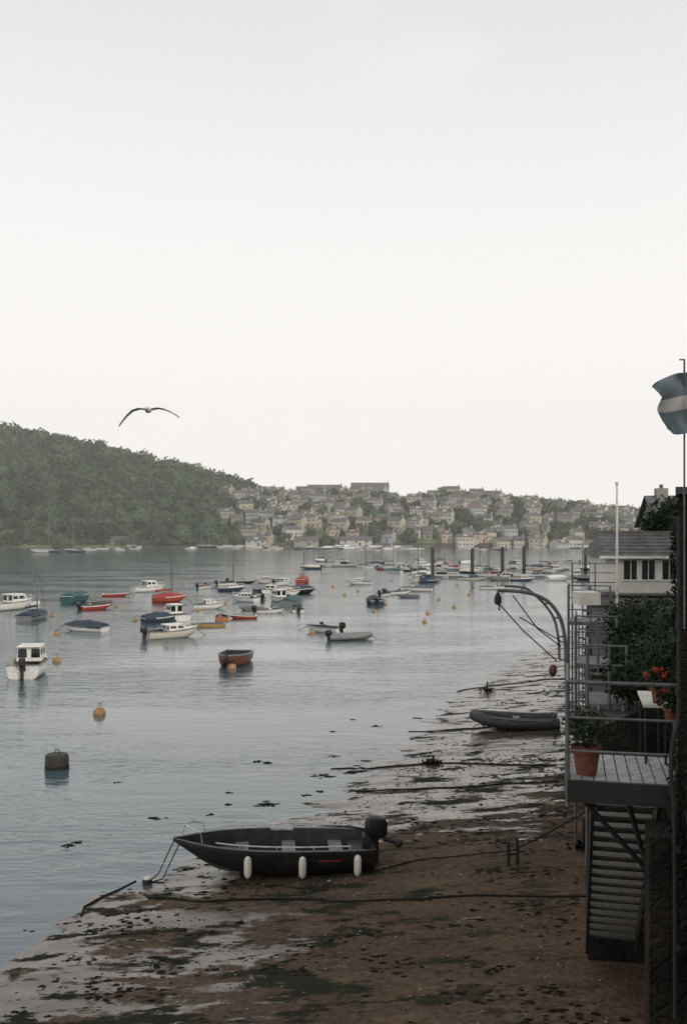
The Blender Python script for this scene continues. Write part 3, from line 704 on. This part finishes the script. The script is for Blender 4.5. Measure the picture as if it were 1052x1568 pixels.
landing('ladder_landing',18,4.4,.6,1.5,.12)
landing('ladder_landing',22,4.6,.8,4.2,-.15)
landing('ladder_landing',29,4.9,1.1,4.3,-.4)
landing('ladder_landing',37,5.3,1.5,4.6,-.4)
m=MB(); q=Q(897,925,28); m.frus(-.3,.3,-.4,.4,0,.35,render_w); m.obj('storage_box',(q.x,q.y,q.z),smooth=False)

def bush(name,c_,r,n,leaf):
    m=MB()
    for k in range(6):
        a=k*1.05; m.tube([(c_[0],c_[1],c_[2]-r[2]),(c_[0]+r[0]*.5*math.cos(a),c_[1]+r[1]*.5*math.sin(a),c_[2]+r[2]*.3)],.03,wood,5,.01)
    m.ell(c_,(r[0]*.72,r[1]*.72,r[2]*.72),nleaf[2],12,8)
    m.leaves(c_,r,n,leaf,nleaf); return m.obj(name,smooth=False)
for u,v,d,r,n in((985,945,27,(1.0,1.2,.55),2800),(958,960,24,(.45,.8,.5),1700),(1030,965,22,(.7,1,.75),2200),(1015,940,32,(1.2,1.2,.45),2000),(950,995,21,(.33,.5,.5),1200),(1040,1010,16,(.45,.7,.6),1700),(1000,1005,19,(.55,.8,.5),1800),(960,1040,18,(.4,.6,.45),1300),(1015,1045,15,(.35,.6,.35),1000)):
    bush('hedge_bush',Q(u,v,d),r,n,.055)
bush('ivy',Q(1049,850,9.9),(.12,.3,.55),1500,.035); bush('ivy',Q(1050,1230,9.6),(.14,.3,1.0),1500,.035)
bush('ivy',Q(1050,960,9.7),(.11,.3,.5),900,.035); bush('ivy',Q(1012,1400,11.5),(.16,.4,.7),900,.035)

par=empty('summer_house',(11.05,42,4.95)); par.rotation_euler=(0,0,math.radians(-3)); w=4.2;h=1.55
m=MB(); m.frus(0,w,0,3.5,0,.55,render_w); m.frus(0,.75,0,3.5,.553,h,render_w)
for a,c_ in((1.30,1.50),(2.05,2.35),(2.95,3.25),(3.9,w)): m.frus(a,c_,0,.15,.553,h,render_w)
m.frus(.75,w,0,.15,h-.18,h+.003,render_w); m.frus(w-.1,w,.2,3.5,.553,h,render_w); m.frus(.76,w-.11,3.3,3.5,.553,h,render_w); m.obj('walls',parent=par,smooth=False)
m=MB(); m.frus(.75,w-.1,.10,.13,.56,h-.18,glass); m.obj('windows',parent=par,smooth=False)
m=MB()
for x in(1.05,1.78,2.65,3.6): m.box((x,.06,.96),(.035,.04,.8),white)
m.frus(.7,w,-.05,.08,.5,.56,white); m.obj('window_frames',parent=par,smooth=False)
m=MB(); zt=h+.98
m.add([(-.3,-.3,h-.02),(w+.3,-.3,h-.02),(w+.1,1.75,zt),(.1,1.75,zt),(-.3,3.8,h-.02),(w+.3,3.8,h-.02)],[(0,1,2,3),(3,2,5,4),(0,3,4),(1,5,2)],slate)
for k in range(7):
    f=k/7; m.frus(-.3+.4*f,w+.3-.2*f,-.31+2.05*f,-.25+2.05*f,h-.03+1.0*f,h+.02+1.0*f,slate)
m.frus(.0,w+.2,1.68,1.82,zt-.04,zt+.07,slate2); m.frus(-.32,w+.32,-.36,-.30,h-.1,h+.01,white); m.obj('roof',parent=par,smooth=False)
q=Q(944,905,36); m=MB(); m.tube([(0,0,-1.5),(0,0,CAMH-(741-HZ)/F*36-q.z)],.06,white,8,.035); m.ell((0,0,CAMH-(740-HZ)/F*36-q.z),(.07,.07,.07),white,8,6); m.obj('flagpole',q)
def nhouse(name,x,y,z_,w,d,h,rz,wall):
    par=empty(name,(x,y,z_),rz); rh=d*.32
    m=MB(); m.frus(0,w,0,d,0,h,wall); m.add([(0,0,h),(0,d/2,h+rh-.1),(0,d,h)],[(0,1,2)],wall); m.add([(w,0,h),(w,d/2,h+rh-.1),(w,d,h)],[(0,1,2)],wall); m.frus(.4,1.1,d/2-.4,d/2+.4,h+rh*.6,h+rh+.45,wall); m.obj('walls',parent=par,smooth=False)
    m=MB(); m.add([(-.3,-.4,h-.1),(w+.3,-.4,h-.1),(w+.3,d/2,h+rh),(-.3,d/2,h+rh),(-.3,d+.4,h-.1),(w+.3,d+.4,h-.1)],[(0,1,2,3),(3,2,5,4)],slate)
    m.lathe((.75,d/2,h+rh+.45),[(.13,0),(.11,.25)],slate2,8); m.obj('roof',parent=par,smooth=False)
    m=MB()
    for i in range(int(w/2)): m.box((1+i*2,-.02,h*.62),(.9,.06,1.1),glass); m.box((1+i*2,-.05,h*.62),(.06,.04,1.1),white)
    for i in range(2): m.box((-.02,1.5+i*2.4,h*.62),(.06,.8,1.1),glass)
    m.obj('windows',parent=par,smooth=False)
nhouse('stone_house',19.0,60,4.4,10,6,3.5,-.1,wm_[4])
nhouse('stone_house',17.5,52,4.4,9,5,2.2,-.1,wm_[2])
nhouse('stone_house',30,95,3.6,10,7,4.4,-.1,wm_[0]); nhouse('stone_house',27.5,85,3.5,6,6,3.6,.1,wm_[1])
for x,y,ww,dd,hh_ in((4.6,-16,9,11,9.5),(6.3,-3.5,9,11,8.5),(9.5,9,10,8,8.5),(14.5,19,10,8,8),(20.5,29,10,8,7.5),(27,40,10,8,7)):  # unseen houses added right of and behind the view to shade the beach
    nhouse('beach_shade_house',x,y,4.4 if y>8 else 0,ww,dd,hh_+(0 if y>8 else 4),-.25,random.choice([wm_[2],wm_[4],wm_[0]]))
bush('shrub',Q(1005,805,56),(.9,1,.8),900,.16); bush('shrub',Q(1035,790,50),(1.4,1,1.0),1200,.15)
def prism(m,pts2,z0,z1,ma):
    n=len(pts2); vs=[(a,b_,z0) for a,b_ in pts2]+[(a,b_,z1) for a,b_ in pts2]
    m.add(vs,[tuple(range(n))[::-1],tuple(range(n,2*n))]+[(i,(i+1)%n,n+(i+1)%n,n+i) for i in range(n)],ma)
m=MB(); prism(m,[(3.17,9.45),(5,9.45),(5,10.4),(3.50,10.4)],-1,7.86,stone_dark); prism(m,[(3.13,9.40),(5.05,9.40),(5.05,10.5),(3.50,10.5)],7.863,7.93,slate)
prism(m,[(2.90,9.45),(3.15,9.45),(3.33,10.0),(3.02,10.0)],-1,4.6,stone_dark); m.obj('house_corner_wall',smooth=False)
m=MB()
m.tube(smoothp([Q(1039,790,9.3),Q(1039,1000,9.3),Q(1038,1095,9.3),Q(1029,1140,9.3),Q(1027,1190,9.3),Q(1032,1260,9.3),Q(1033,1560,9.3)]),.022,darkm,10)
for v in(860,960,1060,1300,1450): q=Q(1038,v,9.3); m.lathe(q,[(.03,-.03),(.03,.03)],darkm,10)
m.obj('drainpipe')
par=empty('flag_on_pole',Q(1047,760,9.0))
m=MB(); m.tube([(0,0,-1.2),(0,0,(760-550)/F*9)],.009,metal,8); m.tube([(0,0,1.235),(-.045,0,1.235)],.007,metal,6); m.obj('pole',parent=par)
fl1=mat('flag_cloth_slate',(.19,.235,.255),.8,var=.15,scale=10); fl2=mat('flag_cloth_white',(.70,.70,.69),.8,var=.08,scale=10)
m=MB(); k=9/F; nx_=22; nz_=18; rows_=[]
for j in range(nz_+1):
    t=j/nz_; row=[]
    edge=float(np.interp(t,[0,.1,.33,.58,.82,1],[-43,-53,-37,-44,-40,-31]))
    for i in range(nx_+1):
        s_=i/nx_; x=(14+(edge-14)*s_); vtop=569+16*s_*s_; vbot=658+8*math.sin(s_*3); v=vtop+(vbot-vtop)*t
        row.append((x*k,-.03+.05*math.sin(s_*9+t*2)+.03*math.sin(t*9+s_*3),(760-v)*k))
    rows_.append(row)
for a,z0,z1 in((fl1,0,7),(fl2,7,11),(fl1,11,18)): m.loft(rows_[z0:z1+1],a,False,False)
m.obj('flag',parent=par)

# ------------------------------------------------------------------ gull
par=empty('seagull',Q(228,628,21.0)); k=21/F
gw=mat('gull_white',(.66,.66,.64),.7,var=.05); gg=mat('gull_grey_wing',(.32,.33,.33),.7,var=.1); gb=mat('gull_black_tip',(.04,.04,.04),.7)
m=MB()
def section(c_,rx,rz): return [(c_[0]+rx*math.cos(a),c_[1],c_[2]+rz*math.sin(a)) for a in [2*math.pi*j/12 for j in range(12)]]
m.loft([section((0,.24,.02),.04,.008),section((0,.14,.01),.035,.02),section((0,.06,0),.06,.055),section((0,-.04,0),.075,.07),section((0,-.12,.0),.06,.06),section((0,-.17,.01),.04,.045),section((0,-.21,.012),.042,.045),section((0,-.25,.01),.03,.032),section((0,-.27,.005),.012,.014),section((0,-.31,0),.006,.008)],gw)
m.obj('body',parent=par)
m=MB()
def wing(pts,ms):
    for (a,c_),mm in zip(zip(pts[:-1],pts[1:]),ms):
        rr=[]
        for (u,v,ch,y0) in(a,c_):
            x=(u-228)*k; z_=(628-v)*k; rr.append([(x,y0-.35*ch,z_+.01),(x,y0-.15*ch,z_+.02),(x,y0+.2*ch,z_+.015),(x,y0+.65*ch,z_-.005),(x,y0+.2*ch,z_-.004),(x,y0-.15*ch,z_-.006)])
        m.loft(rr,mm)
wing([(224,627,.20,0),(214,626,.20,-.02),(204,629.5,.19,-.06),(195,637,.15,-.03),(186,647,.10,.03),(181,653,.03,.08)],[gw,gg,gg,gg,gb])
wing([(232,627,.20,0),(242,625.5,.20,-.02),(252,627.5,.19,-.06),(261,631,.15,-.03),(269,635.5,.10,.03),(274,639,.03,.08)],[gw,gg,gg,gg,gb])
m.obj('wings',parent=par)

# ------------------------------------------------------------------ haze, sky, light, camera
hz=bpy.data.materials.new('sea_haze'); hz.use_nodes=True; N=hz.node_tree.nodes; L=hz.node_tree.links; N.clear()
o_=N.new('ShaderNodeOutputMaterial'); vs=N.new('ShaderNodeVolumeScatter'); vs.inputs['Color'].default_value=(1,1,1,1); vs.inputs['Density'].default_value=.00042; vs.inputs['Anisotropy'].default_value=-.1
L.new(vs.outputs[0],o_.inputs['Volume'])
m=MB(); m.frus(-500,500,120,690,-6,95,hz); m.obj('haze',smooth=False)

w=bpy.data.worlds.new('World'); scene.world=w; w.use_nodes=True; N=w.node_tree.nodes; L=w.node_tree.links
bg=N['Background']; sky=N.new('ShaderNodeTexSky'); sky.sky_type='NISHITA'; sky.sun_disc=False
EL=24; AZ=140
sky.sun_elevation=math.radians(EL); sky.sun_rotation=math.radians(AZ); sky.air_density=1.2; sky.dust_density=2; sky.ozone_density=3; sky.altitude=10
tc=N.new('ShaderNodeTexCoord'); sp=N.new('ShaderNodeSeparateXYZ'); L.new(tc.outputs['Generated'],sp.inputs[0])
mr=N.new('ShaderNodeMapRange'); L.new(sp.outputs['Z'],mr.inputs[0]); mr.interpolation_type='SMOOTHSTEP'; mr.inputs[1].default_value=.10; mr.inputs[2].default_value=.80; mr.inputs[3].default_value=.985; mr.inputs[4].default_value=.50
ns=N.new('ShaderNodeTexNoise'); ns.inputs['Scale'].default_value=5; ns.inputs['Detail'].default_value=8; mp=N.new('ShaderNodeMapping'); mp.inputs['Scale'].default_value=(1,1,2.2)
L.new(tc.outputs['Generated'],mp.inputs[0]); L.new(mp.outputs[0],ns.inputs['Vector'])
cr=N.new('ShaderNodeMapRange'); L.new(ns.outputs['Fac'],cr.inputs[0]); cr.inputs[1].default_value=.50; cr.inputs[2].default_value=.70; cr.inputs[3].default_value=0; cr.inputs[4].default_value=.9
cz=N.new('ShaderNodeMapRange'); L.new(sp.outputs['Z'],cz.inputs[0]); cz.inputs[1].default_value=.38; cz.inputs[2].default_value=.48
cx=N.new('ShaderNodeMapRange'); L.new(sp.outputs['X'],cx.inputs[0]); cx.inputs[1].default_value=-.05; cx.inputs[2].default_value=.2
cm=N.new('ShaderNodeMath'); cm.operation='MULTIPLY'; L.new(cr.outputs[0],cm.inputs[0]); L.new(cz.outputs[0],cm.inputs[1])
cm2=N.new('ShaderNodeMath'); cm2.operation='MULTIPLY'; L.new(cm.outputs[0],cm2.inputs[0]); L.new(cx.outputs[0],cm2.inputs[1])
hc=N.new('ShaderNodeVectorMath'); hc.operation='SCALE'; hc.inputs[0].default_value=(.965,.935,.90); hc.inputs['Scale'].default_value=10.9
mx=N.new('ShaderNodeMix'); mx.data_type='RGBA'; mx.clamp_factor=True; L.new(mr.outputs[0],mx.inputs[0]); L.new(sky.outputs[0],mx.inputs[6]); L.new(hc.outputs[0],mx.inputs[7])
mx2=N.new('ShaderNodeMix'); mx2.data_type='RGBA'; L.new(cm2.outputs[0],mx2.inputs[0]); L.new(mx.outputs[2],mx2.inputs[6]); L.new(hc.outputs[0],mx2.inputs[7])
L.new(mx2.outputs[2],bg.inputs['Color']); bg.inputs['Strength'].default_value=.1
sl=bpy.data.lights.new('sun','SUN'); sl.energy=1.5; sl.angle=math.radians(10); sl.color=(1,.92,.80)
so=bpy.data.objects.new('sun',sl); scene.collection.objects.link(so)
d=Vector((math.sin(math.radians(AZ))*math.cos(math.radians(EL)),math.cos(math.radians(AZ))*math.cos(math.radians(EL)),math.sin(math.radians(EL))))
so.rotation_euler=d.to_track_quat('Z','Y').to_euler()
cd=bpy.data.cameras.new('camera'); cam=bpy.data.objects.new('camera',cd); scene.collection.objects.link(cam)
cam.location=(0,0,CAMH); cam.rotation_euler=(math.radians(90),0,0); cd.sensor_fit='VERTICAL'; cd.sensor_height=36; cd.sensor_width=24; cd.lens=35; cd.shift_y=31/1568; cd.clip_end=9000; cd.clip_start=.1
scene.camera=cam
scene.view_settings.view_transform='Standard'; scene.view_settings.look='None'; scene.view_settings.exposure=0
